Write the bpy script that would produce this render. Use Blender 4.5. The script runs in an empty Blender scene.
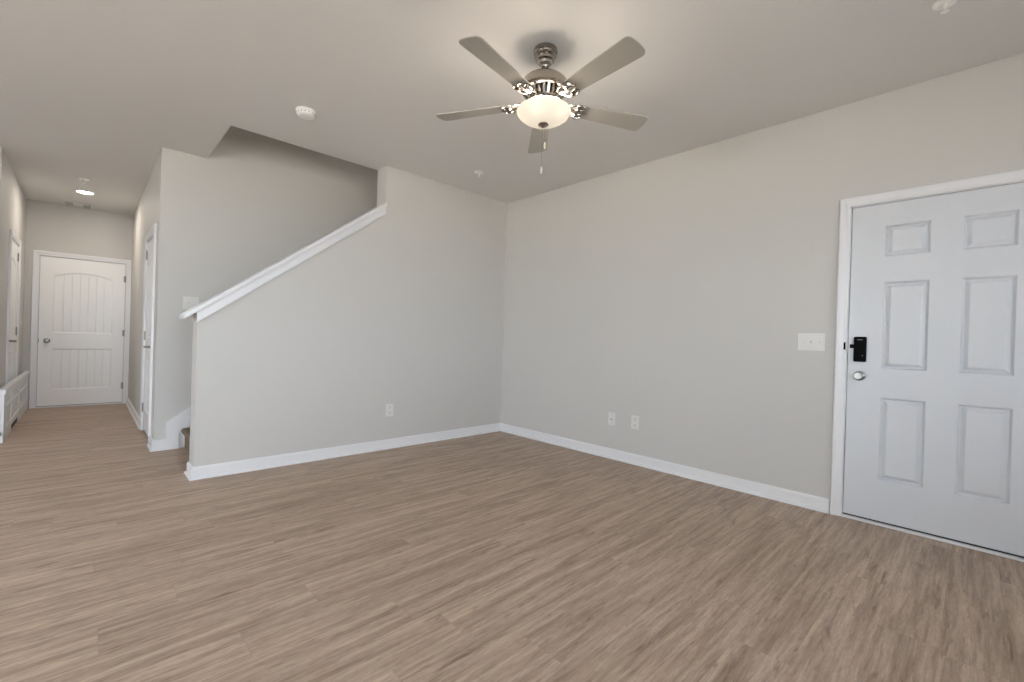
import bpy, bmesh, math, random
from mathutils import Vector, Matrix

random.seed(7)
S = bpy.context.scene
COL = S.collection
PI = math.pi

# ------------------------------------------------------------------ camera
FPX = 445.3
YAW, PITCH, ROLL = 0.7630, -0.0028, 0.0305
cam_data = bpy.data.cameras.new('camera')
cam = bpy.data.objects.new('camera', cam_data)
COL.objects.link(cam)
S.camera = cam
cam_data.sensor_fit = 'HORIZONTAL'
cam_data.sensor_width = 36.0
cam_data.lens = FPX / 1024.0 * 36.0
cam_data.clip_start = 0.05
fwd = Vector((math.sin(YAW) * math.cos(PITCH), math.cos(YAW) * math.cos(PITCH), math.sin(PITCH)))
rgt = Vector((math.cos(YAW), -math.sin(YAW), 0))
upv = rgt.cross(fwd)
r2 = rgt * math.cos(ROLL) + upv * math.sin(ROLL)
u2 = -rgt * math.sin(ROLL) + upv * math.cos(ROLL)
m = Matrix((r2, u2, -fwd)).transposed().to_4x4()
m.translation = Vector((-3.6611, -3.9909, 1.1068))
cam.matrix_world = m

# ------------------------------------------------------------------ exposure, world
S.view_settings.view_transform = 'Standard'
S.view_settings.look = 'None'
S.view_settings.gamma = 1.0
S.view_settings.use_curve_mapping = False
S.view_settings.exposure = 0.36
S.cycles.max_bounces = 14
S.cycles.diffuse_bounces = 10
S.cycles.glossy_bounces = 4
S.cycles.transmission_bounces = 6
S.cycles.caustics_reflective = False
S.cycles.caustics_refractive = False
S.cycles.sample_clamp_indirect = 8.0

SKY = 14.0
SUN = 60.0
world = bpy.data.worlds.new('world')
S.world = world
world.use_nodes = True
bg = world.node_tree.nodes['Background']
bg.inputs['Color'].default_value = (0.80, 0.90, 1.0, 1)
bg.inputs['Strength'].default_value = SKY

H = 2.757          # ceiling height
SW = -3.068        # free end of the stair wall
PX = -1.590        # where the stair wall goes full height
TH = 0.190         # wall thickness
YB = 1.161         # back wall of the stairwell
HR, HL = -3.200, -4.262
HE = 4.670         # end wall of the hall
LY = 2.295         # kitchen wall
RL, RB = -7.6, -5.35   # left and rear walls of the open-plan room

# ------------------------------------------------------------------ materials
def mat(name, col, rough=0.5, metal=0.0, spec=0.5, bump=None, emit=None):
    mm = bpy.data.materials.new(name)
    mm.use_nodes = True
    nt = mm.node_tree
    b = nt.nodes['Principled BSDF']
    b.inputs['Base Color'].default_value = (*col, 1)
    b.inputs['Roughness'].default_value = rough
    b.inputs['Metallic'].default_value = metal
    b.inputs['Specular IOR Level'].default_value = spec
    if bump:
        tc = nt.nodes.new('ShaderNodeTexCoord')
        n = nt.nodes.new('ShaderNodeTexNoise')
        n.inputs['Scale'].default_value = bump[0]
        n.inputs['Detail'].default_value = 3
        bp = nt.nodes.new('ShaderNodeBump')
        bp.inputs['Strength'].default_value = bump[1]
        bp.inputs['Distance'].default_value = 0.002
        nt.links.new(tc.outputs['Object'], n.inputs['Vector'])
        nt.links.new(n.outputs['Fac'], bp.inputs['Height'])
        nt.links.new(bp.outputs['Normal'], b.inputs['Normal'])
    if emit:
        b.inputs['Emission Color'].default_value = (*emit[0], 1)
        b.inputs['Emission Strength'].default_value = emit[1]
    return mm

M_WALL = mat('greige_wall_paint', (0.558, 0.547, 0.526), 0.62, spec=0.25, bump=(180, 0.12))
M_CEIL = mat('flat_ceiling_paint', (0.70, 0.689, 0.678), 0.85, spec=0.1, bump=(120, 0.15))
M_TRIM = mat('white_trim_enamel', (0.75, 0.75, 0.765), 0.32, bump=(60, 0.03))
M_DOOR = mat('white_door_enamel', (0.62, 0.64, 0.67), 0.35, bump=(60, 0.04))
M_IDOOR = mat('white_hall_door_enamel', (0.84, 0.835, 0.835), 0.38, bump=(60, 0.04))
M_PLATE = mat('white_plastic', (0.68, 0.67, 0.645), 0.40, bump=(40, 0.02))
M_WHITE = mat('bright_white_plastic', (0.88, 0.87, 0.85), 0.4, bump=(40, 0.02))
M_SLOT = mat('dark_slot', (0.05, 0.05, 0.05), 0.6, bump=(40, 0.02))
M_GAP = mat('black_weatherstrip_and_gap_shade', (0.03, 0.03, 0.03), 0.7, bump=(40, 0.02))
M_NICKEL = mat('brushed_nickel', (0.42, 0.385, 0.35), 0.22, 1.0, bump=(220, 0.05))
M_CHROME = mat('satin_chrome', (0.44, 0.43, 0.42), 0.30, 1.0, bump=(220, 0.03))
M_HW = mat('grey_nickel_hardware', (0.26, 0.25, 0.24), 0.38, 1.0, bump=(220, 0.03))
M_KNOB = mat('satin_door_knob', (0.36, 0.36, 0.35), 0.36, 1.0, bump=(220, 0.03))
M_BLACK = mat('black_lock_plastic', (0.003, 0.003, 0.0035), 0.5, spec=0.05, bump=(120, 0.03))
M_GREYMARK = mat('grey_lock_mark', (0.16, 0.16, 0.17), 0.4, bump=(120, 0.03))
M_BLADE = mat('taupe_fan_blade', (0.36, 0.34, 0.30), 0.34, spec=0.8, bump=(60, 0.04))
M_CONC = mat('pale_concrete', (0.46, 0.435, 0.40), 0.9, bump=(30, 0.3))
M_FOB = mat('pale_wood_fob', (0.62, 0.52, 0.42), 0.4, bump=(90, 0.05))
M_LED = mat('led_lens', (0.9, 0.9, 0.88), 0.4, emit=((1.0, 0.93, 0.84), 14.0))

def carpet_mat():
    mm = mat('brown_carpet', (0.20, 0.155, 0.115), 0.95, spec=0.05)
    nt = mm.node_tree
    b = nt.nodes['Principled BSDF']
    tc = nt.nodes.new('ShaderNodeTexCoord')
    n = nt.nodes.new('ShaderNodeTexNoise'); n.inputs['Scale'].default_value = 260
    r = nt.nodes.new('ShaderNodeValToRGB')
    r.color_ramp.elements[0].color = (0.14, 0.105, 0.075, 1); r.color_ramp.elements[0].position = 0.3
    r.color_ramp.elements[1].color = (0.30, 0.24, 0.185, 1); r.color_ramp.elements[1].position = 0.7
    bp = nt.nodes.new('ShaderNodeBump'); bp.inputs['Strength'].default_value = 0.6; bp.inputs['Distance'].default_value = 0.006
    nt.links.new(tc.outputs['Object'], n.inputs['Vector'])
    nt.links.new(n.outputs['Fac'], r.inputs['Fac'])
    nt.links.new(r.outputs['Color'], b.inputs['Base Color'])
    nt.links.new(n.outputs['Fac'], bp.inputs['Height'])
    nt.links.new(bp.outputs['Normal'], b.inputs['Normal'])
    return mm
M_CARPET = carpet_mat()

def floor_mat():
    mm = bpy.data.materials.new('taupe_vinyl_planks')
    mm.use_nodes = True
    nt = mm.node_tree; N = nt.nodes; L = nt.links
    b = N['Principled BSDF']
    def new(t, **kw):
        n = N.new(t)
        for k, v in kw.items(): setattr(n, k, v)
        return n
    def math_(op, a, c=None):
        n = new('ShaderNodeMath', operation=op)
        for i, v in enumerate((a, c)):
            if v is None: continue
            if hasattr(v, 'links') or hasattr(v, 'is_output'): L.new(v, n.inputs[i])
            else: n.inputs[i].default_value = v
        return n.outputs[0]
    tc = new('ShaderNodeTexCoord')
    sep = new('ShaderNodeSeparateXYZ'); L.new(tc.outputs['Object'], sep.inputs[0])
    X, Y = sep.outputs[0], sep.outputs[1]
    PW, PL = 0.178, 1.22
    row = math_('FLOOR', math_('DIVIDE', Y, PW))
    wn = new('ShaderNodeTexWhiteNoise', noise_dimensions='1D'); L.new(row, wn.inputs['W'])
    xo = math_('ADD', X, math_('MULTIPLY', wn.outputs['Value'], PL * 3))
    colm = math_('FLOOR', math_('DIVIDE', xo, PL))
    cid = new('ShaderNodeCombineXYZ'); L.new(row, cid.inputs[0]); L.new(colm, cid.inputs[1])
    wn2 = new('ShaderNodeTexWhiteNoise', noise_dimensions='2D'); L.new(cid.outputs[0], wn2.inputs['Vector'])
    pid = wn2.outputs['Value']
    # per-plank shifted grain coordinates
    def grain(sx, sy, off, detail, rough=0.55, dist=0.0):
        c = new('ShaderNodeCombineXYZ')
        L.new(math_('MULTIPLY', xo, sx), c.inputs[0])
        L.new(math_('MULTIPLY', Y, sy), c.inputs[1])
        L.new(math_('MULTIPLY', pid, off), c.inputs[2])
        n = new('ShaderNodeTexNoise')
        n.inputs['Scale'].default_value = 1.0
        n.inputs['Detail'].default_value = detail
        n.inputs['Roughness'].default_value = rough
        n.inputs['Distortion'].default_value = dist
        L.new(c.outputs[0], n.inputs['Vector'])
        return n.outputs['Fac']
    g1 = grain(1.5, 24.0, 37.0, 6, 0.65, 0.5)     # broad streaks
    g2 = grain(4.5, 75.0, 53.0, 4, 0.65, 0.6)     # fine grain
    g3 = grain(4.0, 30.0, 71.0, 3, 0.55, 1.0)    # knots and dark flecks
    def ramp(fac, stops):
        r = new('ShaderNodeValToRGB')
        e = r.color_ramp.elements
        while len(e) < len(stops): e.new(0.5)
        for i, (p, c) in enumerate(stops):
            e[i].position = p; e[i].color = (*c, 1)
        L.new(fac, r.inputs['Fac'])
        return r.outputs['Color']
    def mix(kind, fac, a, c):
        n = new('ShaderNodeMix', data_type='RGBA', blend_type=kind)
        if isinstance(fac, float): n.inputs['Factor'].default_value = fac
        else: L.new(fac, n.inputs['Factor'])
        for s, v in ((n.inputs[6], a), (n.inputs[7], c)):
            if isinstance(v, tuple): s.default_value = (*v, 1)
            else: L.new(v, s)
        return n.outputs[2]
    base = ramp(g1, [(0.34, FLOOR_DARK), (0.50, FLOOR_MID), (0.66, FLOOR_LIGHT)])
    tone = ramp(pid, [(0.0, (0.965, 0.965, 0.965)), (1.0, (1.03, 1.03, 1.03))])
    c = mix('MULTIPLY', 1.0, base, tone)
    fine = ramp(g2, [(0.32, (0.70, 0.68, 0.66)), (0.50, (1, 1, 1)), (0.70, (1.14, 1.13, 1.12))])
    c = mix('MULTIPLY', 0.75, c, fine)
    knots = ramp(g3, [(0.28, (0.58, 0.54, 0.51)), (0.40, (1, 1, 1))])
    c = mix('MULTIPLY', 0.8, c, knots)
    g4 = grain(26.0, 120.0, 11.0, 4, 0.7, 0.4)    # fuzzy mottling
    c = mix('MULTIPLY', 1.0, c, ramp(g4, [(0.30, (0.86, 0.85, 0.84)), (0.70, (1.12, 1.12, 1.12))]))
    g5 = grain(5.5, 85.0, 91.0, 2, 0.5, 1.6)      # sharp dark checks in the grain
    c = mix('MULTIPLY', 1.0, c, ramp(g5, [(0.255, (0.58, 0.55, 0.52)), (0.315, (1, 1, 1))]))
    # bevelled seams between planks
    fy = math_('FRACT', math_('DIVIDE', Y, PW)); fx = math_('FRACT', math_('DIVIDE', xo, PL))
    ey = math_('MULTIPLY', math_('MINIMUM', fy, math_('SUBTRACT', 1.0, fy)), PW)
    ex = math_('MULTIPLY', math_('MINIMUM', fx, math_('SUBTRACT', 1.0, fx)), PL)
    ed = math_('MINIMUM', ex, ey)
    seam = new('ShaderNodeMapRange'); seam.inputs['From Max'].default_value = 0.0022
    L.new(ed, seam.inputs['Value'])
    sc = ramp(seam.outputs[0], [(0.0, (0.88, 0.87, 0.86)), (1.0, (1, 1, 1))])
    c = mix('MULTIPLY', 1.0, c, sc)
    L.new(c, b.inputs['Base Color'])
    b.inputs['Roughness'].default_value = 0.50
    b.inputs['Specular IOR Level'].default_value = 0.35
    hsum = math_('ADD', math_('MULTIPLY', g2, 0.4), seam.outputs[0])
    bp = new('ShaderNodeBump'); bp.inputs['Strength'].default_value = 0.10; bp.inputs['Distance'].default_value = 0.001
    L.new(hsum, bp.inputs['Height']); L.new(bp.outputs['Normal'], b.inputs['Normal'])
    return mm
FLOOR_DARK, FLOOR_MID, FLOOR_LIGHT = (0.320, 0.240, 0.181), (0.428, 0.330, 0.256), (0.530, 0.422, 0.337)
M_FLOOR = floor_mat()

def bowl_mat():
    mm = bpy.data.materials.new('frosted_bowl_glass')
    mm.use_nodes = True
    nt = mm.node_tree; N = nt.nodes; L = nt.links
    N.remove(N['Principled BSDF'])
    out = N['Material Output']
    tr = N.new('ShaderNodeBsdfTranslucent'); tr.inputs['Color'].default_value = (0.027, 0.0246, 0.0205, 1)
    df = N.new('ShaderNodeBsdfDiffuse'); df.inputs['Color'].default_value = (0.85, 0.83, 0.78, 1)
    mx = N.new('ShaderNodeMixShader'); mx.inputs[0].default_value = 0.5
    L.new(tr.outputs[0], mx.inputs[1]); L.new(df.outputs[0], mx.inputs[2])
    em = N.new('ShaderNodeEmission'); em.inputs['Color'].default_value = (1.0, 0.93, 0.78, 1); em.inputs['Strength'].default_value = 0.25
    ad = N.new('ShaderNodeAddShader')
    L.new(mx.outputs[0], ad.inputs[0]); L.new(em.outputs[0], ad.inputs[1])
    L.new(ad.outputs[0], out.inputs['Surface'])
    return mm
M_BOWL = bowl_mat()

# ------------------------------------------------------------------ mesh helpers
def box(bm, a, b):
    x0, y0, z0 = (min(p, q) for p, q in zip(a, b)); x1, y1, z1 = (max(p, q) for p, q in zip(a, b))
    v = [bm.verts.new(p) for p in ((x0,y0,z0),(x1,y0,z0),(x1,y1,z0),(x0,y1,z0),(x0,y0,z1),(x1,y0,z1),(x1,y1,z1),(x0,y1,z1))]
    for f in ((3,2,1,0),(4,5,6,7),(0,1,5,4),(1,2,6,5),(2,3,7,6),(3,0,4,7)):
        bm.faces.new([v[i] for i in f])

def prism(bm, poly, f0, f1):
    """poly: 2-D points; f0/f1 map a 2-D point to the two end faces."""
    a = [bm.verts.new(f0(p)) for p in poly]; b = [bm.verts.new(f1(p)) for p in poly]
    n = len(poly)
    bm.faces.new(a); bm.faces.new(b[::-1])
    for i in range(n): bm.faces.new((a[i], b[i], b[(i+1) % n], a[(i+1) % n]))

def lathe(bm, prof, c, n=40, axis='Z', cap=True):
    """prof: list of (radius, height along axis)."""
    rings = []
    for r, h in prof:
        ring = []
        if r < 1e-6:
            ring = [bm.verts.new(axpt(c, 0, 0, h, axis))]
        else:
            for k in range(n):
                a = 2 * PI * k / n
                ring.append(bm.verts.new(axpt(c, r * math.cos(a), r * math.sin(a), h, axis)))
        rings.append(ring)
    for A, B in zip(rings, rings[1:]):
        if len(A) == 1 and len(B) == 1: continue
        for k in range(n):
            k2 = (k + 1) % n
            if len(A) == 1: bm.faces.new((A[0], B[k], B[k2]))
            elif len(B) == 1: bm.faces.new((A[k], A[k2], B[0]))
            else: bm.faces.new((A[k], A[k2], B[k2], B[k]))
    if cap:
        for R in (rings[0], rings[-1]):
            if len(R) > 2: bm.faces.new(R)

def axpt(c, a, b, h, axis):
    if axis == 'Z': return (c[0] + a, c[1] + b, c[2] + h)
    if axis == 'X': return (c[0] + h, c[1] + a, c[2] + b)
    return (c[0] + a, c[1] + h, c[2] + b)

def tube(bm, pts, r, n=8):
    pts = [Vector(p) for p in pts]
    rings = []
    for i, p in enumerate(pts):
        t = (pts[min(i+1, len(pts)-1)] - pts[max(i-1, 0)]).normalized()
        a = t.cross(Vector((0, 0, 1)))
        if a.length < 1e-3: a = t.cross(Vector((1, 0, 0)))
        a.normalize(); b = t.cross(a)
        rr = r[i] if isinstance(r, (list, tuple)) else r
        rings.append([bm.verts.new(p + a * rr * math.cos(2*PI*k/n) + b * rr * math.sin(2*PI*k/n)) for k in range(n)])
    for A, B in zip(rings, rings[1:]):
        for k in range(n): bm.faces.new((A[k], A[(k+1) % n], B[(k+1) % n], B[k]))
    bm.faces.new(rings[0]); bm.faces.new(rings[-1][::-1])

def sweep(bm, path, prof, side=1, closed_ends=True):
    """Moulding along a floor path [(x,y)..]: prof [(offset to the side, z)]."""
    n = len(path); P = [Vector(p) for p in path]
    rows = []
    for i in range(n):
        dirs = []
        if i > 0: dirs.append((P[i] - P[i-1]).normalized())
        if i < n-1: dirs.append((P[i+1] - P[i]).normalized())
        nn = [Vector((-d.y, d.x)) * side for d in dirs]
        if len(nn) == 2:
            mv = (nn[0] + nn[1]); mv = mv / mv.dot(nn[0])
        else: mv = nn[0]
        rows.append([bm.verts.new((P[i].x + mv.x * o, P[i].y + mv.y * o, z)) for o, z in prof])
    k = len(prof)
    for A, B in zip(rows, rows[1:]):
        for j in range(k): bm.faces.new((A[j], A[(j+1) % k], B[(j+1) % k], B[j]))
    if closed_ends:
        bm.faces.new(rows[0]); bm.faces.new(rows[-1][::-1])

def obj(name, bm, material, parent=None, bevel=0, smooth=False):
    bmesh.ops.recalc_face_normals(bm, faces=bm.faces)
    if parent is not None:
        off = Vector((0, 0, 0)); q = parent
        while q: off += Vector(q.location); q = q.parent
        bmesh.ops.translate(bm, verts=bm.verts, vec=-off)
    me = bpy.data.meshes.new(name)
    bm.to_mesh(me); bm.free()
    me.materials.append(material)
    o = bpy.data.objects.new(name, me)
    COL.objects.link(o)
    if parent is not None: o.parent = parent
    if smooth:
        for p in me.polygons: p.use_smooth = True
        md = o.modifiers.new('edge_split', 'EDGE_SPLIT'); md.split_angle = math.radians(38)
    if bevel:
        md = o.modifiers.new('bevel', 'BEVEL'); md.width = bevel; md.segments = 2; md.limit_method = 'ANGLE'
    return o

def B(): return bmesh.new()

def tag(o, label, cat, group=None, kind=None):
    o['label'] = label; o['category'] = cat
    if group: o['group'] = group
    if kind: o['kind'] = kind
    return o

def thing(name, loc, label, cat, group=None, kind=None):
    o = bpy.data.objects.new(name, None); COL.objects.link(o)
    o.location = loc; o.empty_display_size = 0.1
    return tag(o, label, cat, group, kind)

def struct(name, bm, material, label, cat, **kw):
    return tag(obj(name, bm, material, **kw), label, cat, kind='structure')

# ------------------------------------------------------------------ room shell
bm = B(); box(bm, (RL - .15, RB - .15, -0.12), (0.15, HE + .15, 0))
struct('floor', bm, M_FLOOR, 'taupe wood look vinyl plank floor running through room and hall', 'floor')

CZ = H + 0.30
OX = -2.855                                             # left edge of the stair opening
bm = B()
box(bm, (RL - .15, RB - .15, H), (0.15, TH, CZ))                    # main room
box(bm, (RL - .15, TH, H), (OX, YB, CZ))
box(bm, (RL - .15, YB, H), (HR, LY + .12, CZ))
box(bm, (HL - .12, LY + .12, H), (HR + .12, HE + .15, CZ))
struct('ceiling', bm, M_CEIL, 'flat painted ceiling with an opening cut for the stairwell', 'ceiling')

D_Y0, D_Y1, D_Z = -4.300, -3.392, 2.052                  # front door opening
bm = B()
box(bm, (0, D_Y1 + .012, 0), (0.15, YB + .15, 5.4))
box(bm, (0, D_Y0 - .012, D_Z + .012), (0.15, D_Y1 + .012, 5.4))
box(bm, (0, RB - .15, 0), (0.15, D_Y0 - .012, 5.4))
struct('wall_right', bm, M_WALL, 'long greige wall on the right that holds the front door', 'wall')

RZ = lambda x: 1.249 + (x - SW) * 0.7520                 # top of the knee wall under its cap
bm = B()
poly = [(SW, 0), (0, 0), (0, H + .001), (PX, H + .001), (PX, RZ(PX)), (SW, RZ(SW))]
prism(bm, poly, lambda p: (p[0], 0, p[1]), lambda p: (p[0], TH, p[1]))
struct('wall_stair', bm, M_WALL, 'greige wall beside the stairs with a sloping open top', 'wall')

bm = B()
box(bm, (HR, YB, 0), (0, YB + .12, 5.4))
struct('wall_stairwell', bm, M_WALL, 'greige back wall of the stairwell rising past the ceiling', 'wall')
bm = B()
box(bm, (OX - .12, TH - .12, CZ), (0, TH, 5.4)); box(bm, (OX - .12, TH, CZ), (OX, YB, 5.4))
box(bm, (OX - .12, TH - .12, 5.4), (0.15, YB + .15, 5.5))
struct('wall_upstairs', bm, M_WALL, 'upper stairwell walls above the ceiling opening', 'wall')

UP_W = 4.6  # added lamp out of view, lifts the dark stair shaft
t = thing('added_fill_fixture', (-1.45, (TH + YB) / 2, 5.4), 'unseen round flush light added to brighten the stairwell', 'light')
b_ = B(); lathe(b_, [(.14, 0), (.14, -.02), (.12, -.05), (.06, -.075), (0, -.08)], (-1.45, (TH + YB) / 2, 5.4), 32); obj('shade', b_, M_LED, t, smooth=True)
ld = bpy.data.lights.new('upstairs_fill_light', 'AREA'); ld.shape = 'DISK'; ld.size = .26; ld.energy = UP_W; ld.color = (1.0, .84, .70)
o = bpy.data.objects.new('upstairs_fill_light', ld); COL.objects.link(o); o.location = (0, 0, -.09); o.parent = t

# hall doors: right side (y0,y1), left side (y0,y1), end (x0,x1)
RD = (1.465, 2.275); LD = (3.060, 3.880); ED = (-4.128, -3.258); DH = 2.040
def wall_with_hole_x(x0, x1, y0, y1, h0, h1, z):
    b_ = B()
    box(b_, (x0, y0, 0), (x1, h0, H)); box(b_, (x0, h1, 0), (x1, y1, H)); box(b_, (x0, h0, z), (x1, h1, H))
    return b_
struct('wall_hall_right', wall_with_hole_x(HR, HR + .12, YB + .12, HE, RD[0] - .012, RD[1] + .012, DH + .012), M_WALL,
       'greige right wall of the hallway with a white door', 'wall')
struct('wall_hall_left', wall_with_hole_x(HL - .12, HL, LY, HE, LD[0] - .012, LD[1] + .012, DH + .012), M_WALL,
       'greige left wall of the hallway with a white door', 'wall')
bm = B()
box(bm, (HL - .12, HE, 0), (ED[0] - .012, HE + .12, H)); box(bm, (ED[1] + .012, HE, 0), (HR + .12, HE + .12, H))
box(bm, (ED[0] - .012, HE, DH + .012), (ED[1] + .012, HE + .12, H))
struct('wall_hall_end', bm, M_WALL, 'greige end wall of the hallway around a wide white door', 'wall')
bm = B(); box(bm, (RL - .15, LY, 0), (HL - .12, LY + .12, H))
struct('wall_kitchen', bm, M_WALL, 'greige wall turning left from the hallway mouth', 'wall')

bm = B(); box(bm, (HR + .12, RD[0] - .2, 0), (HR + .20, RD[1] + .2, H))  # panels added behind the hall doors, keep outside light out of the gaps
struct('light_block_right', bm, M_WALL, 'unseen panel added behind the hallway right door to block light', 'wall')
bm = B(); box(bm, (HL - .20, LD[0] - .2, 0), (HL - .12, LD[1] + .2, H))
struct('light_block_left', bm, M_WALL, 'unseen panel added behind the hallway left door to block light', 'wall')
bm = B(); box(bm, (HL - .1, HE + .12, 0), (HR + .1, HE + .20, H))
struct('light_block_end', bm, M_WALL, 'unseen panel added behind the hallway end door to block light', 'wall')

# rear and left walls with window openings (behind the camera)
WINS = [(-4.45, -2.65), (-1.10, -0.74), (-7.1, -5.3)]
WZ0, WZ1 = 0.80, 2.15
bm = B()
xs = sorted([RL - .15, 0.0] + [v for w in WINS for v in w])
for i in range(0, len(xs), 2): box(bm, (xs[i], RB - .15, 0), (xs[i+1], RB, H))
for a, b in WINS:
    box(bm, (a, RB - .15, 0), (b, RB, WZ0)); box(bm, (a, RB - .15, WZ1), (b, RB, H))
struct('wall_rear', bm, M_WALL, 'greige front wall of the house with three windows', 'wall')
LW = (-2.2, -0.8)
bm = B()
box(bm, (RL - .15, RB, 0), (RL, LW[0], H)); box(bm, (RL - .15, LW[1], 0), (RL, LY + .12, H))
box(bm, (RL - .15, LW[0], 2.1), (RL, LW[1], H)); box(bm, (RL - .15, LW[0], 0), (RL, LW[1], 0.10))
struct('wall_left', bm, M_WALL, 'greige left wall of the open room with a wide glazed opening', 'wall')

def window(name, P, a, b, z0, z1, mull, label):
    """P(u, w, z): u along the wall, w depth."""
    r = thing(name, P((a + b) / 2, 0, z0), label, 'window', kind='structure')
    def bx(bm_, u0, u1, w0, w1, za, zb): box(bm_, P(u0, w0, za), P(u1, w1, zb))
    f = B()
    for u0, u1, za, zb in ((a, b, z0, z0 + .05), (a, b, z1 - .05, z1), (a, a + .05, z0 + .05, z1 - .05), (b - .05, b, z0 + .05, z1 - .05)):
        bx(f, u0, u1, .03, .12, za, zb)
    for k in range(1, mull):
        u = a + (b - a) * k / mull
        bx(f, u - .03, u + .03, .03, .12, z0 + .05, z1 - .05)
    if z0 > 0.5: bx(f, a + .05, b - .05, .05, .10, (z0 + z1) / 2 - .02, (z0 + z1) / 2 + .02)
    obj('window_frame', f, M_TRIM, r)
    return r
window('window_1', lambda u, w, z: (u, RB - w, z), *WINS[0], WZ0, WZ1, 2, 'white twin window in the front wall facing the hallway')
window('window_2', lambda u, w, z: (u, RB - w, z), *WINS[1], WZ0, WZ1, 1, 'narrow white window in the front wall near the front door')
window('window_4', lambda u, w, z: (u, RB - w, z), *WINS[2], WZ0, WZ1, 2, 'white twin window in the front wall farther left')
window('window_3', lambda u, w, z: (RL - w, u, z), *LW, 0.10, 2.1, 2, 'wide white glazed opening in the left wall')

# outside: ground, and the porch roof over the front windows
bm = B(); box(bm, (-30, -30, -0.40), (25, 25, -0.25))
struct('ground', bm, M_CONC, 'pale ground outside the house', 'ground')
PORCH = 2.4
bm = B(); box(bm, (RL - .3, RB - PORCH, 2.62), (0.3, RB - .152, 2.74))
struct('porch_roof', bm, M_TRIM, 'flat porch roof outside over the front windows', 'roof')

sl = bpy.data.lights.new('sun', 'SUN'); sl.energy = SUN; sl.angle = math.radians(0.6); sl.color = (1.0, .94, .86)
so = bpy.data.objects.new('sun', sl); COL.objects.link(so); so.location = (0, 12, 14)
so.rotation_euler = Vector((-.25, -.62, -.75)).to_track_quat('-Z', 'Y').to_euler()

# sky portals in the openings
def portal(loc, rot, sx, sy):
    ld = bpy.data.lights.new('sky_portal', 'AREA'); ld.shape = 'RECTANGLE'; ld.size = sx; ld.size_y = sy
    ld.cycles.is_portal = True
    o = bpy.data.objects.new('sky_portal', ld); COL.objects.link(o); o.location = loc; o.rotation_euler = rot
for a, b in WINS: portal(((a + b) / 2, RB - .15, (WZ0 + WZ1) / 2), (PI / 2, 0, 0), b - a, WZ1 - WZ0)
portal((RL - .15, (LW[0] + LW[1]) / 2, 1.1), (PI / 2, 0, -PI / 2), LW[1] - LW[0], 2.0)

# ------------------------------------------------------------------ baseboards and trim
BP = [(0, 0), (.026, 0), (.026, .008), (.022, .016), (.014, .020), (.014, .078), (.009, .087), (.006, .093), (0, .093)]
def base(name, path, label, side=1):
    b_ = B(); sweep(b_, path, BP, side)
    return struct(name, b_, M_TRIM, label, 'baseboard')
base('baseboard_right', [(0, D_Y1 + .070), (0, 0)], 'white baseboard along the right wall up to the front door casing')
base('baseboard_stair', [(0, 0), (SW, 0), (SW, TH), (SW + .06, TH)], 'white baseboard along the stair wall wrapping round its free end')
base('baseboard_hall_right', [(HR, RD[1] + .070), (HR, HE)], 'white baseboard on the hallway right wall beyond the side door', side=1)
base('baseboard_hall_left', [(HL, LD[0] - .07), (HL, LY), (RL, LY)], 'white baseboard turning from the hallway left wall along the kitchen wall', side=1)

# skirt board on the back wall of the stairs, joined to the short baseboard at the corner
SX0, SK = -3.114, 0.745
XE_ = -0.02
def skirt(bm_, band, d):
    if band: poly_ = [(HR, 0), (SX0 + .095, 0), (SX0 + .095, .150), (XE_, .150 + (XE_ - SX0 - .095) * SK), (XE_, .245 + (XE_ - SX0) * SK), (SX0, .245), (SX0, .100), (HR, .100)]
    else: poly_ = [(HR + .001, 0), (SX0 + .22, 0), (XE_, (XE_ - SX0 - .22) * SK), (XE_, .24 + (XE_ - SX0) * SK), (SX0 + .004, .24), (SX0 + .004, .098), (HR + .001, .098)]
    prism(bm_, poly_, lambda p: (p[0], YB + .001, p[1]), lambda p: (p[0], YB - d, p[1]))
bm = B(); skirt(bm, False, .008); skirt(bm, True, .024)
box(bm, (HR - .014, YB - .024, 0), (HR, RD[0] - .070, .100)); box(bm, (HR - .026, YB - .034, 0), (HR - .0005, RD[0] - .070, .016))
box(bm, (HR, YB - .034, 0), (SX0 + .10, YB, .016))
struct('trim_2', bm, M_TRIM, 'white skirt board climbing beside the first carpeted stair', 'trim')

# sloping cap on the knee wall
bm = B()
OV = .082
def cap_poly(z0, z1, xa, xb): return [(xa, RZ(xa) + z0), (xb, RZ(xb) + z0), (xb, RZ(xb) + z1), (xa, RZ(xa) + z1)]
def cap_bar(z0, z1, ya, yb, xa, xb): prism(bm, cap_poly(z0, z1, xa, xb), lambda p: (p[0], ya, p[1]), lambda p: (p[0], yb, p[1]))
cap_bar(.000, .034, -.030, TH + .030, SW - OV, PX - .001)         # cap board
cap_bar(-.012, .000, -.022, 0, SW - .012, PX - .001)              # mouldings under its edges
cap_bar(-.070, -.012, -.014, 0, SW - .006, PX - .001)
cap_bar(-.082, -.070, -.018, 0, SW - .008, PX - .001)
cap_bar(-.070, .000, TH, TH + .014, SW - .006, PX - .001)
struct('trim_1', bm, M_TRIM, 'white sloping cap along the top of the stair wall', 'trim', bevel=.003)

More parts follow.
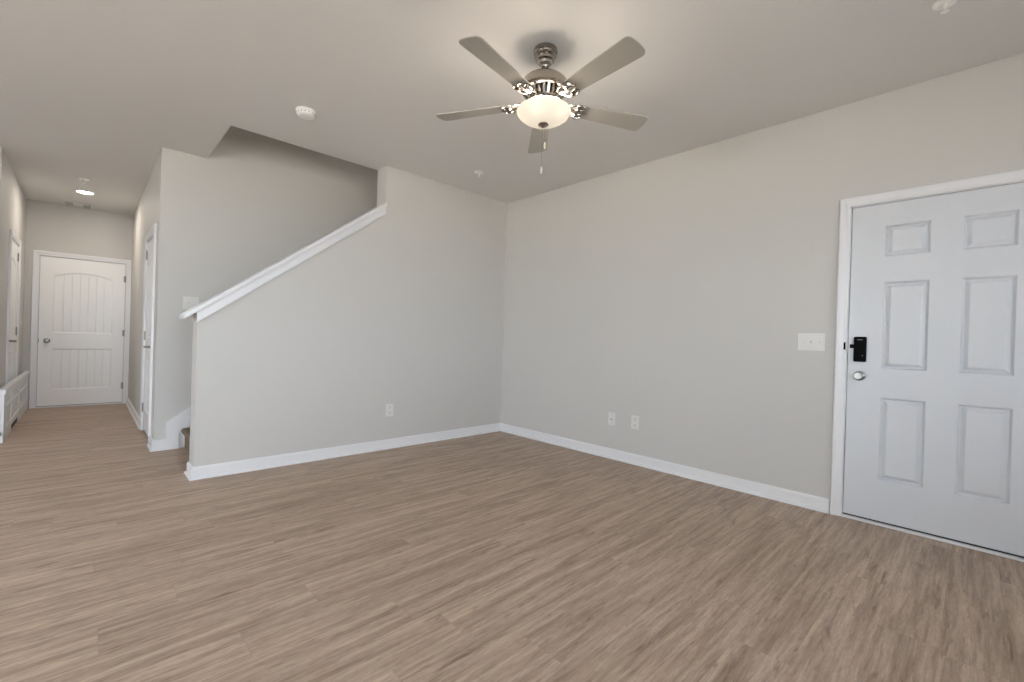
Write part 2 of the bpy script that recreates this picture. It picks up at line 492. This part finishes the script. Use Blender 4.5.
# ------------------------------------------------------------------ stairs
st = thing('staircase', (-2.985, (TH + YB) / 2, 0), 'brown carpeted stairs climbing behind the stair wall', 'stairs')
RISE, RUN = 0.186, 0.250
for k in range(11):
    x0 = -2.985 + k * RUN; z1 = (k + 1) * RISE
    x1 = x0 + RUN + (0.02 if k < 10 else 0.21)
    prof = [(x0 + .012, z1 - RISE), (x0 + .010, z1 - .075)]
    for j in range(7):                                    # rounded carpet nosing
        a = math.radians(-60 + 150 * j / 6)
        prof.append((x0 - .006 - .024 * math.cos(a) + .012, z1 - .026 + .026 * math.sin(a)))
    prof += [(x1, z1), (x1, z1 - RISE)]
    b_ = B()
    prism(b_, prof, lambda p: (p[0], TH + .001, p[1]), lambda p: (p[0], YB - .025, p[1]))
    obj('step', b_, M_CARPET, st, bevel=.004)

# ------------------------------------------------------------------ doors
def mapper(O, U, Nn):
    O, U, Nn = Vector(O), Vector(U), Vector(Nn)
    return lambda u, v, w: tuple(O + U * u + Vector((0, 0, v)) + Nn * w)

def mbox(bm_, M, u0, u1, v0, v1, w0, w1):
    pts = [M(u0, v0, w0), M(u1, v1, w1)]
    box(bm_, pts[0], pts[1])

def slab_mesh(M, W, z0, z1, th, panels, field):
    """Moulded door leaf: front at w=0.  panels: (u0,u1,v0,v1,arch).  field: 'raised' or 'bead'."""
    b_ = B()
    us = sorted({0, W} | {p[0] for p in panels} | {p[1] for p in panels})
    vs = sorted({z0, z1} | {p[2] for p in panels} | {p[3] + p[4] for p in panels})
    def hit(u, v):
        for p in panels:
            if p[0] < u < p[1] and p[2] < v < p[3] + p[4]: return True
        return False
    V = {}
    def vert(u, v, w):
        k = (round(u, 5), round(v, 5), round(w, 5))
        if k not in V: V[k] = b_.verts.new(M(u, v, w))
        return V[k]
    def quad(*pts):
        vv = []
        for p in pts:
            q = vert(*p)
            if q not in vv: vv.append(q)
        if len(vv) > 2:
            try: b_.faces.new(vv)
            except ValueError: pass
    for i in range(len(us) - 1):
        for j in range(len(vs) - 1):
            if not hit((us[i] + us[i+1]) / 2, (vs[j] + vs[j+1]) / 2):
                quad((us[i], vs[j], 0), (us[i+1], vs[j], 0), (us[i+1], vs[j+1], 0), (us[i], vs[j+1], 0))
    NA = 16
    def outline(p, ins, d):
        u0, u1, v0, v1, ar = p
        u0 += ins; u1 -= ins; v0 += ins; v1 -= ins
        pts = [(u0, v0, d), (u1, v0, d)]
        n = NA if ar else 1
        for k in range(n + 1):
            t = 1 - 2 * k / n
            pts.append(((u0 + u1) / 2 + t * (u1 - u0) / 2, v1 + ar * (1 - t * t), d))
        return pts
    for p in panels:
        if p[4]:
            o = outline(p, 0, 0)[2:]; top = p[3] + p[4]
            for a, c in zip(o, o[1:]): quad(a, c, (c[0], top, 0), (a[0], top, 0))
        if field == 'raised':
            steps = [(0, 0), (.002, -.001), (.012, -.016), (.017, -.016), (.036, -.002)]
        else:
            steps = [(0, 0), (.006, -.002), (.018, -.010)]
        rings = [outline(p, i, d) for i, d in steps]
        for A, C in zip(rings, rings[1:]):
            n = len(A)
            for k in range(n): quad(A[k], A[(k+1) % n], C[(k+1) % n], C[k])
        last = rings[-1]
        if field == 'raised': b_.faces.new([vert(*q) for q in last])
        else:
            ins, d = steps[-1]
            u0, u1, v0, v1 = p[0] + ins, p[1] - ins, p[2] + ins, p[3] - ins
            nb = 7; prof = []
            for k in range(nb):
                a = u0 + (u1 - u0) * k / nb; c = u0 + (u1 - u0) * (k + 1) / nb
                prof.append((a + (.006 if k else 0), d))
                prof.append((c - (.006 if k < nb - 1 else 0), d))
                if k < nb - 1: prof.append((c, d - .006))
            def topz(u):
                t = (u - (u0 + u1) / 2) / ((u1 - u0) / 2)
                return v1 + p[4] * (1 - t * t)
            for (a, da), (c, dc) in zip(prof, prof[1:]):
                quad((a, v0, da), (c, v0, dc), (c, topz(c), dc), (a, topz(a), da))
            # backing so nothing shows between field and frame
            b_.faces.new([b_.verts.new(M(q[0], q[1], d - .007)) for q in outline(p, ins - .004, 0)])
    # edges and back
    for (a, c) in (((0, z0), (W, z0)), ((W, z0), (W, z1)), ((W, z1), (0, z1)), ((0, z1), (0, z0))):
        b_.faces.new([b_.verts.new(M(*q)) for q in ((*a, 0), (*c, 0), (*c, -th), (*a, -th))])
    b_.faces.new([b_.verts.new(M(*q)) for q in ((0, z0, -th), (W, z0, -th), (W, z1, -th), (0, z1, -th))])
    return b_

def casing_mesh(M, W, top, cw=.060, reveal=.006, left=True, right=True):
    """Mitred casing round an opening 0..W, 0..top, on the wall face (w=0)."""
    b_ = B()
    prof = [(0, 0), (0, .010), (.006, .013), (.020, .014), (.038, .019), (.054, .020), (cw, .016), (cw, 0)]
    path = [(-reveal, 0), (-reveal, top + reveal), (W + reveal, top + reveal), (W + reveal, 0)]
    dirs = [(-1, 0), (-1, 1), (1, 1), (1, 0)]
    rows = [[b_.verts.new(M(u + du * o, v + dv * o, d)) for o, d in prof] for (u, v), (du, dv) in zip(path, dirs)]
    k = len(prof)
    for A, C in zip(rows, rows[1:]):
        for j in range(k): b_.faces.new((A[j], A[(j+1) % k], C[(j+1) % k], C[j]))
    b_.faces.new(rows[0]); b_.faces.new(rows[-1][::-1])
    return b_

def jamb_mesh(M, W, top, depth, stop_at):
    b_ = B()
    for u0, u1, v0, v1 in ((-.012, 0, 0, top + .012), (W, W + .012, 0, top + .012), (0, W, top, top + .012)):
        mbox(b_, M, u0, u1, v0, v1, -depth, 0)
    for u0, u1, v0, v1 in ((0, .014, 0, top), (W - .014, W, 0, top), (.014, W - .014, top - .014, top)):
        mbox(b_, M, u0, u1, v0, v1, -depth, stop_at)
    return b_

def knob_bm(M, u, v, r=.026, proj=.056):
    b_ = B()
    prof = [(.032, 0), (.032, .006), (.026, .010), (.012, .014), (.012, .030), (.020, .036), (r, .042), (r, .050), (r * .8, proj), (0, proj + .002)]
    n = 28; rings = []
    for rr, h in prof:
        rings.append([b_.verts.new(M(u, v, h))] if rr == 0 else [b_.verts.new(M(u + rr * math.cos(2*PI*k/n), v + rr * math.sin(2*PI*k/n), h)) for k in range(n)])
    for A, C in zip(rings, rings[1:]):
        for k in range(n):
            k2 = (k + 1) % n
            if len(C) == 1: b_.faces.new((A[k], A[k2], C[0]))
            else: b_.faces.new((A[k], A[k2], C[k2], C[k]))
    b_.faces.new(rings[0])
    return b_

def lever_bm(M, u, v, du):
    b_ = B()
    n = 20
    def disc(r, h0, h1):
        A = [b_.verts.new(M(u + r * math.cos(2*PI*k/n), v + r * math.sin(2*PI*k/n), h0)) for k in range(n)]
        C = [b_.verts.new(M(u + r * math.cos(2*PI*k/n), v + r * math.sin(2*PI*k/n), h1)) for k in range(n)]
        b_.faces.new(A); b_.faces.new(C[::-1])
        for k in range(n): b_.faces.new((A[k], A[(k+1) % n], C[(k+1) % n], C[k]))
    disc(.032, 0, .010); disc(.011, .010, .055)
    pts = [Vector(M(u - du * .012, v, .056)), Vector(M(u + du * .03, v + .003, .058)), Vector(M(u + du * .075, v, .056)), Vector(M(u + du * .115, v - .006, .048))]
    tube(b_, pts, [.010, .010, .009, .007], 10)
    return b_

def hinge_bm(M, u, v, hh=.089):
    b_ = B()
    c = Vector(M(u, v - hh / 2, .006)); e = Vector(M(u, v + hh / 2, .006))
    tube(b_, [c, e], .0065, 10)
    tube(b_, [c + Vector((0, 0, -.006)), c], .0045, 8); tube(b_, [e, e + Vector((0, 0, .006))], .0045, 8)
    mbox(b_, M, u - .020, u + .006, v - hh / 2, v + hh / 2, 0, .0025)
    return b_

# front door: u runs from the lock side (near y=-3.39) towards the camera
W = D_Y1 - D_Y0
Mf = mapper((0.004, D_Y1, 0), (0, -1, 0), (-1, 0, 0))
Mw = mapper((0, D_Y1, 0), (0, -1, 0), (-1, 0, 0))
d1 = thing('door_1', (0, (D_Y0 + D_Y1) / 2, 0), 'white six panel front door with black keypad lock in the right wall', 'door', kind='structure')
P6 = []
for (u0, u1) in ((.172, .386), (.522, .736)):
    for (v0, v1) in ((.286, .812), (.992, 1.546), (1.708, 1.906)):
        P6.append((u0, u1, v0, v1, 0))
Ms = mapper((0.004, D_Y1 - .004, 0), (0, -1, 0), (-1, 0, 0))
obj('door_panel', slab_mesh(Ms, W - .008, .026, D_Z - .004, .044, P6, 'raised'), M_DOOR, d1)
obj('casing', casing_mesh(Mw, W, D_Z, reveal=.004), M_TRIM, d1)
obj('door_frame', jamb_mesh(Mw, W, D_Z, .15, -.055), M_TRIM, d1)
b_ = B()
for u0, u1, v0, v1 in ((0, .018, .02, D_Z), (W - .018, W, .02, D_Z), (0, W, D_Z - .018, D_Z)):
    mbox(b_, Mw, u0, u1, v0, v1, -.0545, -.0485)
mbox(b_, Mw, .001, W - .001, .014, .024, -.06, -.010)
obj('weatherstrip', b_, M_GAP, d1)
b_ = B(); mbox(b_, Mw, -.004, W + .004, 0, .015, -.15, .014)
obj('threshold', b_, M_TRIM, d1, bevel=.004)
lk = obj('keypad_lock', (lambda b_: (mbox(b_, Mf, .035, .101, 1.032, 1.196, 0, .026), b_)[1])(B()), M_BLACK, d1, bevel=.008)
lk['label'] = 'black keypad deadbolt'
b_ = B(); mbox(b_, Mf, .054, .082, 1.174, 1.178, .0255, .0268); mbox(b_, Mf, .080, .086, 1.070, 1.076, .0255, .0268)
obj('keypad_mark', b_, M_GREYMARK, lk)
b_ = B(); mbox(b_, Mf, .012, .036, 1.120, 1.146, 0, .008)
obj('latch_bolt', b_, M_BLACK, d1, bevel=.003)
b_ = B(); mbox(b_, Mf, -.019, -.008, 1.108, 1.158, .0165, .0215)
obj('strike_plate', b_, M_BLACK, d1, bevel=.002)
kn = obj('door_knob', knob_bm(Mf, .068, .940), M_KNOB, d1, smooth=True)

# hall end door: arched two-panel plank door
W = ED[1] - ED[0]
Mw = mapper((ED[0], HE, 0), (1, 0, 0), (0, -1, 0)); Ms = mapper((ED[0] + .004, HE + .004, 0), (1, 0, 0), (0, -1, 0))
d2 = thing('door_2', ((ED[0] + ED[1]) / 2, HE, 0), 'wide white plank door with arched panel at the end of the hallway', 'door', kind='structure')
P2 = [(.125, W - .133, .235, .800, 0), (.125, W - .133, 1.010, 1.790, .065)]
obj('door_panel', slab_mesh(Ms, W - .008, .022, DH - .004, .044, P2, 'bead'), M_IDOOR, d2)
obj('casing', casing_mesh(Mw, W, DH, reveal=.004), M_TRIM, d2)
obj('door_frame', jamb_mesh(Mw, W, DH, .12, -.055), M_TRIM, d2)
b_ = B(); mbox(b_, Mw, 0, W, 0, .015, -.12, .010); obj('threshold', b_, M_TRIM, d2, bevel=.004)
b_ = B()
for u0, u1, v0, v1 in ((0, .018, .02, DH), (W - .018, W, .02, DH), (0, W, DH - .018, DH)):
    mbox(b_, Mw, u0, u1, v0, v1, -.0545, -.0485)
mbox(b_, Mw, .001, W - .001, .014, .022, -.06, -.012)
obj('weatherstrip', b_, M_GAP, d2)
obj('door_knob', knob_bm(Ms, .080, .905), M_HW, d2, smooth=True)
b_ = B(); mbox(b_, Ms, .000, .006, .875, .935, 0, .004); obj('latch_plate', b_, M_HW, d2)
for v in (.26, 1.03, 1.82): obj('hinge', hinge_bm(Ms, W - .006, v), M_HW, d2, smooth=True)

# hall side doors
def side_door(name, M0, Msl, W, label, loc, du, hinge_u, lev_u):
    d = thing(name, loc, label, 'door', kind='structure')
    P = [(.115, W - .123, .235, .800, 0), (.115, W - .123, 1.010, 1.790, .065)]
    obj('door_panel', slab_mesh(Msl, W - .008, .030, DH - .004, .035, P, 'bead'), M_IDOOR, d)
    obj('casing', casing_mesh(M0, W, DH, reveal=.004), M_TRIM, d)
    obj('door_frame', jamb_mesh(M0, W, DH, .12, -.045), M_TRIM, d)
    b2 = B(); mbox(b2, M0, .015, W - .015, 0, .004, -.11, -.041); obj('gap_shadow_strip', b2, M_GAP, d)  # black strip stands in for the shade under the door
    obj('lever_handle', lever_bm(Msl, lev_u, .930, du), M_HW, d, smooth=True)
    for v in (.25, 1.03, 1.905): obj('hinge', hinge_bm(Msl, hinge_u, v), M_HW, d, smooth=True)
    return d
W = RD[1] - RD[0]
side_door('door_3', mapper((HR, RD[0], 0), (0, 1, 0), (-1, 0, 0)), mapper((HR + .004, RD[0] + .004, 0), (0, 1, 0), (-1, 0, 0)), W,
          'white door in the hallway right wall beside the stairs', (HR, (RD[0] + RD[1]) / 2, 0), 1, W - .006, .065)
W = LD[1] - LD[0]
side_door('door_4', mapper((HL, LD[0], 0), (0, 1, 0), (1, 0, 0)), mapper((HL - .004, LD[0] + .004, 0), (0, 1, 0), (1, 0, 0)), W,
          'white door in the hallway left wall above the low white ledge', (HL, (LD[0] + LD[1]) / 2, 0), 1, W - .006, .065)

# low white ledge along the left wall
BX = HL + .022; BF = HL + .062; BY0, BY1 = 2.262, HE - .002
bn = thing('ledge_cabinet', (HL + .03, (BY0 + BY1) / 2, 0), 'low white ledge with panelled front along the left wall of the hallway', 'ledge')
b_ = B(); box(b_, (BX, BY0, .07), (BF - .012, BY1, .455)); box(b_, (BX, BY0, 0), (BF - .004, 2.92, .10)); box(b_, (BX, 3.62, 0), (BF - .004, BY1, .10))
obj('body', b_, M_TRIM, bn)
b_ = B(); box(b_, (BX, BY0 - .01, .455), (BF + .008, BY1, .500)); obj('top', b_, M_TRIM, bn, bevel=.004)
b_ = B()
for a, c in ((BY0, 2.38), (2.86, 2.96), (3.55, 3.66), (HE - .12, BY1)): box(b_, (BF - .012, a, .07), (BF, c, .455))
for a, c in ((.07, .13), (.30, .33), (.415, .455)): box(b_, (BF - .012, 2.38, a), (BF - .001, HE - .12, c))
obj('face_frame', b_, M_TRIM, bn, bevel=.002)
b_ = B(); box(b_, (BF, 3.70, .22), (BF + .006, 3.74, .31)); obj('hinge', b_, M_CHROME, bn)
b_ = B(); box(b_, (BX + .004, 2.92, .001), (BF - .016, 3.62, .07)); obj('toe_kick', b_, M_GAP, bn)

# ------------------------------------------------------------------ switches and outlets
def plate(name, O, U, Nn, w, h, label, cat, kind, group=None):
    M = mapper(O, U, Nn)
    t = thing(name, O, label, cat, group)
    b2 = B(); mbox(b2, M, -w / 2, w / 2, -h / 2, h / 2, 0, .006); obj('cover_plate', b2, M_PLATE, t, bevel=.003)
    if kind == 'outlet':
        for s in (-1, 1):
            b2 = B(); mbox(b2, M, -.017, .017, s * .028 - .017, s * .028 + .017, .006, .008)
            r_ = obj('receptacle', b2, M_PLATE, t, bevel=.002)
            b2 = B()
            for du in (-.008, .006): mbox(b2, M, du, du + .003, s * .028 - .002, s * .028 + .009, .0078, .0085)
            mbox(b2, M, -.003, .003, s * .028 - .012, s * .028 - .007, .0078, .0085)
            obj('slot', b2, M_SLOT, r_)
    elif kind == 'coax':
        c = Vector(M(0, 0, .006)); e = Vector(M(0, 0, .018))
        b2 = B(); tube(b2, [c, e], .0075, 12); obj('coax_connector', b2, M_CHROME, t)
        for s in (-1, 1):
            b2 = B(); tube(b2, [Vector(M(0, s * .042, .006)), Vector(M(0, s * .042, .0075))], .004, 10); obj('screw', b2, M_CHROME, t)
    else:
        n = kind
        for k in range(n):
            u = (k - (n - 1) / 2) * .046
            b2 = B(); mbox(b2, M, u - .0055, u + .0055, -.012, .012, .006, .0072); r_ = obj('toggle_slot', b2, M_SLOT if False else M_PLATE, t, bevel=.001)
            b2 = B()
            z0 = .004 if k % 2 else -.010
            prism(b2, [(-.004, 0), (.004, 0), (.004, 1), (-.004, 1)],
                  lambda p, u=u: M(u + p[0], -.006 + p[1] * .012, .007), lambda p, u=u, z0=z0: M(u + p[0] * .8, -.002 + z0 + p[1] * .009, .020))
            obj('toggle', b2, M_PLATE, t)
    return t
plate('light_switch', (0, -3.187, 1.155), (0, -1, 0), (-1, 0, 0), .165, .122, 'triple white light switch beside the front door', 'switch', 3)
plate('light_switch.001', (-2.950, YB, 1.362), (1, 0, 0), (0, -1, 0), .125, .120, 'double white light switch above the low end of the stair cap', 'switch', 2)
plate('wall_outlet', (0, -1.582, .376), (0, -1, 0), (-1, 0, 0), .080, .124, 'white cable jack plate on right wall, the farther of two from the front door', 'outlet', 'coax')
plate('wall_outlet.001', (0, -1.833, .383), (0, -1, 0), (-1, 0, 0), .080, .124, 'white duplex outlet on right wall, the nearer of two to the front door', 'outlet', 'outlet')
plate('wall_outlet.002', (-1.488, 0, .379), (1, 0, 0), (0, -1, 0), .080, .124, 'white duplex outlet low on the sloping stair wall', 'outlet', 'outlet')
plate('light_switch.002', (HL, 4.30, 1.14), (0, 1, 0), (1, 0, 0), .075, .118, 'single white switch beyond the left hallway door', 'switch', 1)

# ------------------------------------------------------------------ ceiling fittings
SDX, SDY = -2.516, -0.506
t = thing('smoke_detector', (SDX, SDY, H), 'round white smoke detector on the ceiling before the stair opening', 'smoke detector')
b_ = B(); lathe(b_, [(.070, 0), (.070, -.012), (.066, -.016)], (SDX, SDY, H)); obj('mounting_base', b_, M_WHITE, t, smooth=True)
b_ = B(); lathe(b_, [(.066, -.014), (.064, -.030), (.056, -.040), (.035, -.045), (0, -.046)], (SDX, SDY, H)); bd = obj('body', b_, M_WHITE, t, smooth=True)
b_ = B()
for k in range(16):
    a = 2 * PI * k / 16
    p = Vector((SDX + .0640 * math.cos(a), SDY + .0640 * math.sin(a), H - .024))
    tube(b_, [p, p + Vector((0, 0, -.006))], .003, 6)
obj('vent_slot', b_, M_SLOT, bd)

def sprinkler(name, x, y, label):
    t = thing(name, (x, y, H), label, 'sprinkler')
    b2 = B(); lathe(b2, [(.046, 0), (.044, -.008), (.026, -.014), (.020, -.010), (0, -.010)], (x, y, H), 28); obj('escutcheon', b2, M_WHITE, t, smooth=True)
    b2 = B(); lathe(b2, [(.010, -.006), (.010, -.020), (.004, -.022)], (x, y, H), 14)
    for s in (-1, 1): tube(b2, [(x + s * .009, y, H - .018), (x + s * .012, y, H - .032), (x, y, H - .044)], .003, 6)
    obj('sprinkler_body', b2, M_WHITE, t)
    b2 = B(); lathe(b2, [(0, -.043), (.016, -.044), (.016, -.046), (0, -.047)], (x, y, H), 18); obj('deflector', b2, M_WHITE, t)
sprinkler('sprinkler_head', -.883, -.539, 'small white sprinkler head near the far room corner')
sprinkler('sprinkler_head.001', -.773, -3.847, 'small white sprinkler head on the ceiling above the front door side')
sprinkler('sprinkler_head.002', -3.714, 2.956, 'small white sprinkler head on the hallway ceiling')

RX, RY = -3.707, 3.613
t = thing('recessed_light', (RX, RY, H), 'round glowing downlight in the hallway ceiling', 'light')
b_ = B(); lathe(b_, [(.095, 0), (.093, -.006), (.076, -.009), (.074, -.004)], (RX, RY, H), 40, cap=False); obj('trim_ring', b_, M_PLATE, t, smooth=True)
b_ = B(); lathe(b_, [(.075, -.004), (.060, -.008), (0, -.010)], (RX, RY, H), 40, cap=False); obj('lens', b_, M_LED, t, smooth=True)
HALL_W = 7.8
ld = bpy.data.lights.new('hall_downlight', 'AREA'); ld.shape = 'DISK'; ld.size = .14; ld.energy = HALL_W; ld.color = (1.0, .90, .78)
o = bpy.data.objects.new('hall_downlight', ld); COL.objects.link(o); o.location = (0, 0, -.014); o.parent = t

VX0, VX1, VY0, VY1 = -3.930, -3.620, 4.30, 4.60
t = thing('ceiling_vent', ((VX0 + VX1) / 2, (VY0 + VY1) / 2, H), 'white air vent in the hallway ceiling by the end door', 'vent')
b_ = B()
for a, c in (((VX0, VY0), (VX1, VY0 + .028)), ((VX0, VY1 - .028), (VX1, VY1)), ((VX0, VY0 + .028), (VX0 + .03, VY1 - .028)), ((VX1 - .03, VY0 + .028), (VX1, VY1 - .028)), ((-3.825, VY0 + .028), (-3.725, VY1 - .028))):
    box(b_, (*a, H - .010), (*c, H))
obj('frame', b_, M_PLATE, t, bevel=.002)
b_ = B(); box(b_, (VX0 + .02, VY0 + .02, H - .003), (VX1 - .02, VY1 - .02, H - .001)); obj('duct_backing', b_, M_SLOT, t)
for k in range(5):
    y = VY0 + .055 + k * .042
    b_ = B(); box(b_, (VX0 + .03, y, H - .009), (VX1 - .03, y + .004, H - .003)); obj('slat', b_, M_PLATE, t)

# ------------------------------------------------------------------ ceiling fan
FX, FY = -1.809, -2.257
c0 = (FX, FY, 0)
fan = thing('ceiling_fan', (FX, FY, H), 'brushed nickel ceiling fan with five taupe blades and a lit frosted bowl', 'ceiling fan')
b_ = B(); lathe(b_, [(.066, H), (.068, H - .012), (.068, H - .022), (.060, H - .026), (.062, H - .032), (.062, H - .042), (.052, H - .047), (.054, H - .053), (.052, H - .064), (.040, H - .070), (.036, H - .084), (.022, H - .094), (.020, H - .100)], c0)
obj('canopy', b_, M_NICKEL, fan, smooth=True)
b_ = B(); lathe(b_, [(.0135, H - .085), (.0135, 2.608), (.030, 2.606), (.032, 2.592), (.030, 2.586)], c0, 24); obj('downrod', b_, M_NICKEL, fan, smooth=True)
b_ = B(); lathe(b_, [(.034, 2.596), (.085, 2.594), (.112, 2.586), (.126, 2.572), (.130, 2.555), (.130, 2.530), (.124, 2.524), (.126, 2.514), (.116, 2.507), (.06, 2.506)], c0, 48)
hs = obj('motor_housing', b_, M_NICKEL, fan, smooth=True)
b_ = B()
for k in range(26):                                       # flared vent ribs below the housing
    a = 2 * PI * k / 26
    ca, sa = math.cos(a), math.sin(a)
    def pt(r, z, s): return (FX + r * ca - s * sa, FY + r * sa + s * ca, z)
    prism(b_, [(.112, 2.507), (.117, 2.507), (.094, 2.462), (.086, 2.462)], lambda p: pt(p[0], p[1], -.0068), lambda p: pt(p[0], p[1], .0068))
lathe(b_, [(.085, 2.466), (.096, 2.466), (.096, 2.458), (.085, 2.458)], c0, 40)
obj('vent_ring', b_, M_NICKEL, fan)
b_ = B(); lathe(b_, [(.092, 2.506), (.070, 2.462)], c0, 32); obj('motor_core', b_, M_SLOT, fan, smooth=True)
b_ = B(); lathe(b_, [(.082, 2.460), (.082, 2.446), (.070, 2.440), (.108, 2.443), (.112, 2.440), (.108, 2.438), (.030, 2.438)], c0, 36); obj('light_fitter', b_, M_NICKEL, fan, smooth=True)
# glass bowl, open at the top (double wall)
outer = [(.148, 2.410), (.152, 2.411), (.154, 2.408), (.152, 2.398), (.142, 2.384), (.120, 2.366), (.090, 2.350), (.054, 2.339), (.012, 2.335)]
b_ = B(); lathe(b_, outer, c0, 56, cap=False); gb = obj('glass_bowl', b_, M_BOWL, fan, smooth=True)
b_ = B(); lathe(b_, [(.0, 2.348), (.010, 2.348), (.012, 2.338), (.028, 2.336), (.030, 2.331), (.022, 2.325), (.010, 2.321), (.006, 2.316), (0, 2.314)], c0, 24, cap=False)
obj('finial', b_, M_NICKEL, fan, smooth=True)
b_ = B(); lathe(b_, [(.004, 2.430), (.004, 2.344)], c0, 8); obj('bowl_rod', b_, M_NICKEL, fan)

ZB = 2.450
def blade_pt(ang, r, s, w, pitch=math.radians(-11)):
    s2, w2 = s * math.cos(pitch) - w * math.sin(pitch), s * math.sin(pitch) + w * math.cos(pitch)
    return Vector((FX + r * math.cos(ang) - s2 * math.sin(ang), FY + r * math.sin(ang) + s2 * math.cos(ang), ZB + w2))
for k in range(5):
    ang = math.radians(-169.5 + 72 * k)
    out = []
    r0, r1, w0, w1 = .185, .660, .050, .068
    out += [(r0, -w0 + .012), (r0 + .012, -w0), (r1 - .034, -w1)]
    for j in range(1, 7):
        a = -PI / 2 + PI / 2 * j / 6
        out.append((r1 - .034 + .030 * math.cos(a), -w1 + .030 + .030 * math.sin(a)))
    out.append((r1, 0))
    half = out
    full = half + [(r, -s) for r, s in half[-2::-1]]
    b_ = B(); prism(b_, full, lambda p: blade_pt(ang, p[0], p[1], 0), lambda p: blade_pt(ang, p[0], p[1], .006))
    bl = obj('blade', b_, M_BLADE, fan)
    # scrolled blade arm
    b_ = B()
    hub = lambda r, s, z: Vector((FX + r * math.cos(ang) - s * math.sin(ang), FY + r * math.sin(ang) + s * math.cos(ang), z))
    tube(b_, [hub(.080, 0, 2.474), hub(.120, 0, 2.470), hub(.150, 0, 2.452), blade_pt(ang, .185, 0, -.006), blade_pt(ang, .255, 0, -.006)], [.012, .012, .010, .008, .006], 10)
    for s in (-1, 1):
        tube(b_, [hub(.118, s * .006, 2.468), hub(.145, s * .030, 2.452), blade_pt(ang, .172, s * .046, -.006), blade_pt(ang, .196, s * .040, -.006),
                  blade_pt(ang, .205, s * .022, -.006), blade_pt(ang, .195, s * .010, -.006)], .0065, 8)
        tube(b_, [blade_pt(ang, .188, s * .044, -.006), blade_pt(ang, .212, s * .052, -.006), blade_pt(ang, .236, s * .046, -.006), blade_pt(ang, .243, s * .034, -.006), blade_pt(ang, .232, s * .028, -.006)],
             [.0065, .006, .006, .005, .004], 8)
        tube(b_, [blade_pt(ang, .252, s * .002, -.006), blade_pt(ang, .236, s * .018, -.006), blade_pt(ang, .214, s * .020, -.006)], .005, 8)
    obj('blade_arm', b_, M_NICKEL, fan, smooth=True)

def chain(x, y, z0, z1, fob_mat):
    b2 = B(); n = int((z0 - z1) / .006)
    tube(b2, [(x, y, z0), (x, y, z1)], .0009, 6)
    for k in range(0, n, 2):
        z = z0 - k * .006
        lathe(b2, [(0, .0018), (.0016, 0), (0, -.0018)], (x, y, z), 6)
    ch = obj('pull_chain', b2, M_NICKEL, fan)
    b2 = B(); lathe(b2, [(.002, 0), (.006, -.008), (.0065, -.020), (.0055, -.034), (.003, -.040), (0, -.041)], (x, y, z1), 14)
    obj('fob', b2, fob_mat, ch, smooth=True)
chain(FX + .012, FY - .004, 2.318, 2.236, M_FOB)
chain(FX - .002, FY + .004, 2.318, 2.096, M_PLATE)

# bulbs
FAN_W = 3.2
for k, (r, a) in enumerate([(.100, -169.5 + 72 * q + 14) for q in range(5)]):
    a = math.radians(a)
    x, y, z = FX + r * math.cos(a), FY + r * math.sin(a), 2.414
    b_ = B(); lathe(b_, [(.010, .0275), (.010, .0245)], (x, y, z), 18)
    bu = obj('bulb_socket', b_, M_NICKEL, fan, smooth=True)
    ld = bpy.data.lights.new('bulb_light', 'POINT'); ld.energy = FAN_W; ld.color = (1.0, .87, .72); ld.shadow_soft_size = .022
    o = bpy.data.objects.new('bulb_light', ld); COL.objects.link(o); o.parent = fan; o.location = (x - FX, y - FY, 2.414 - H)
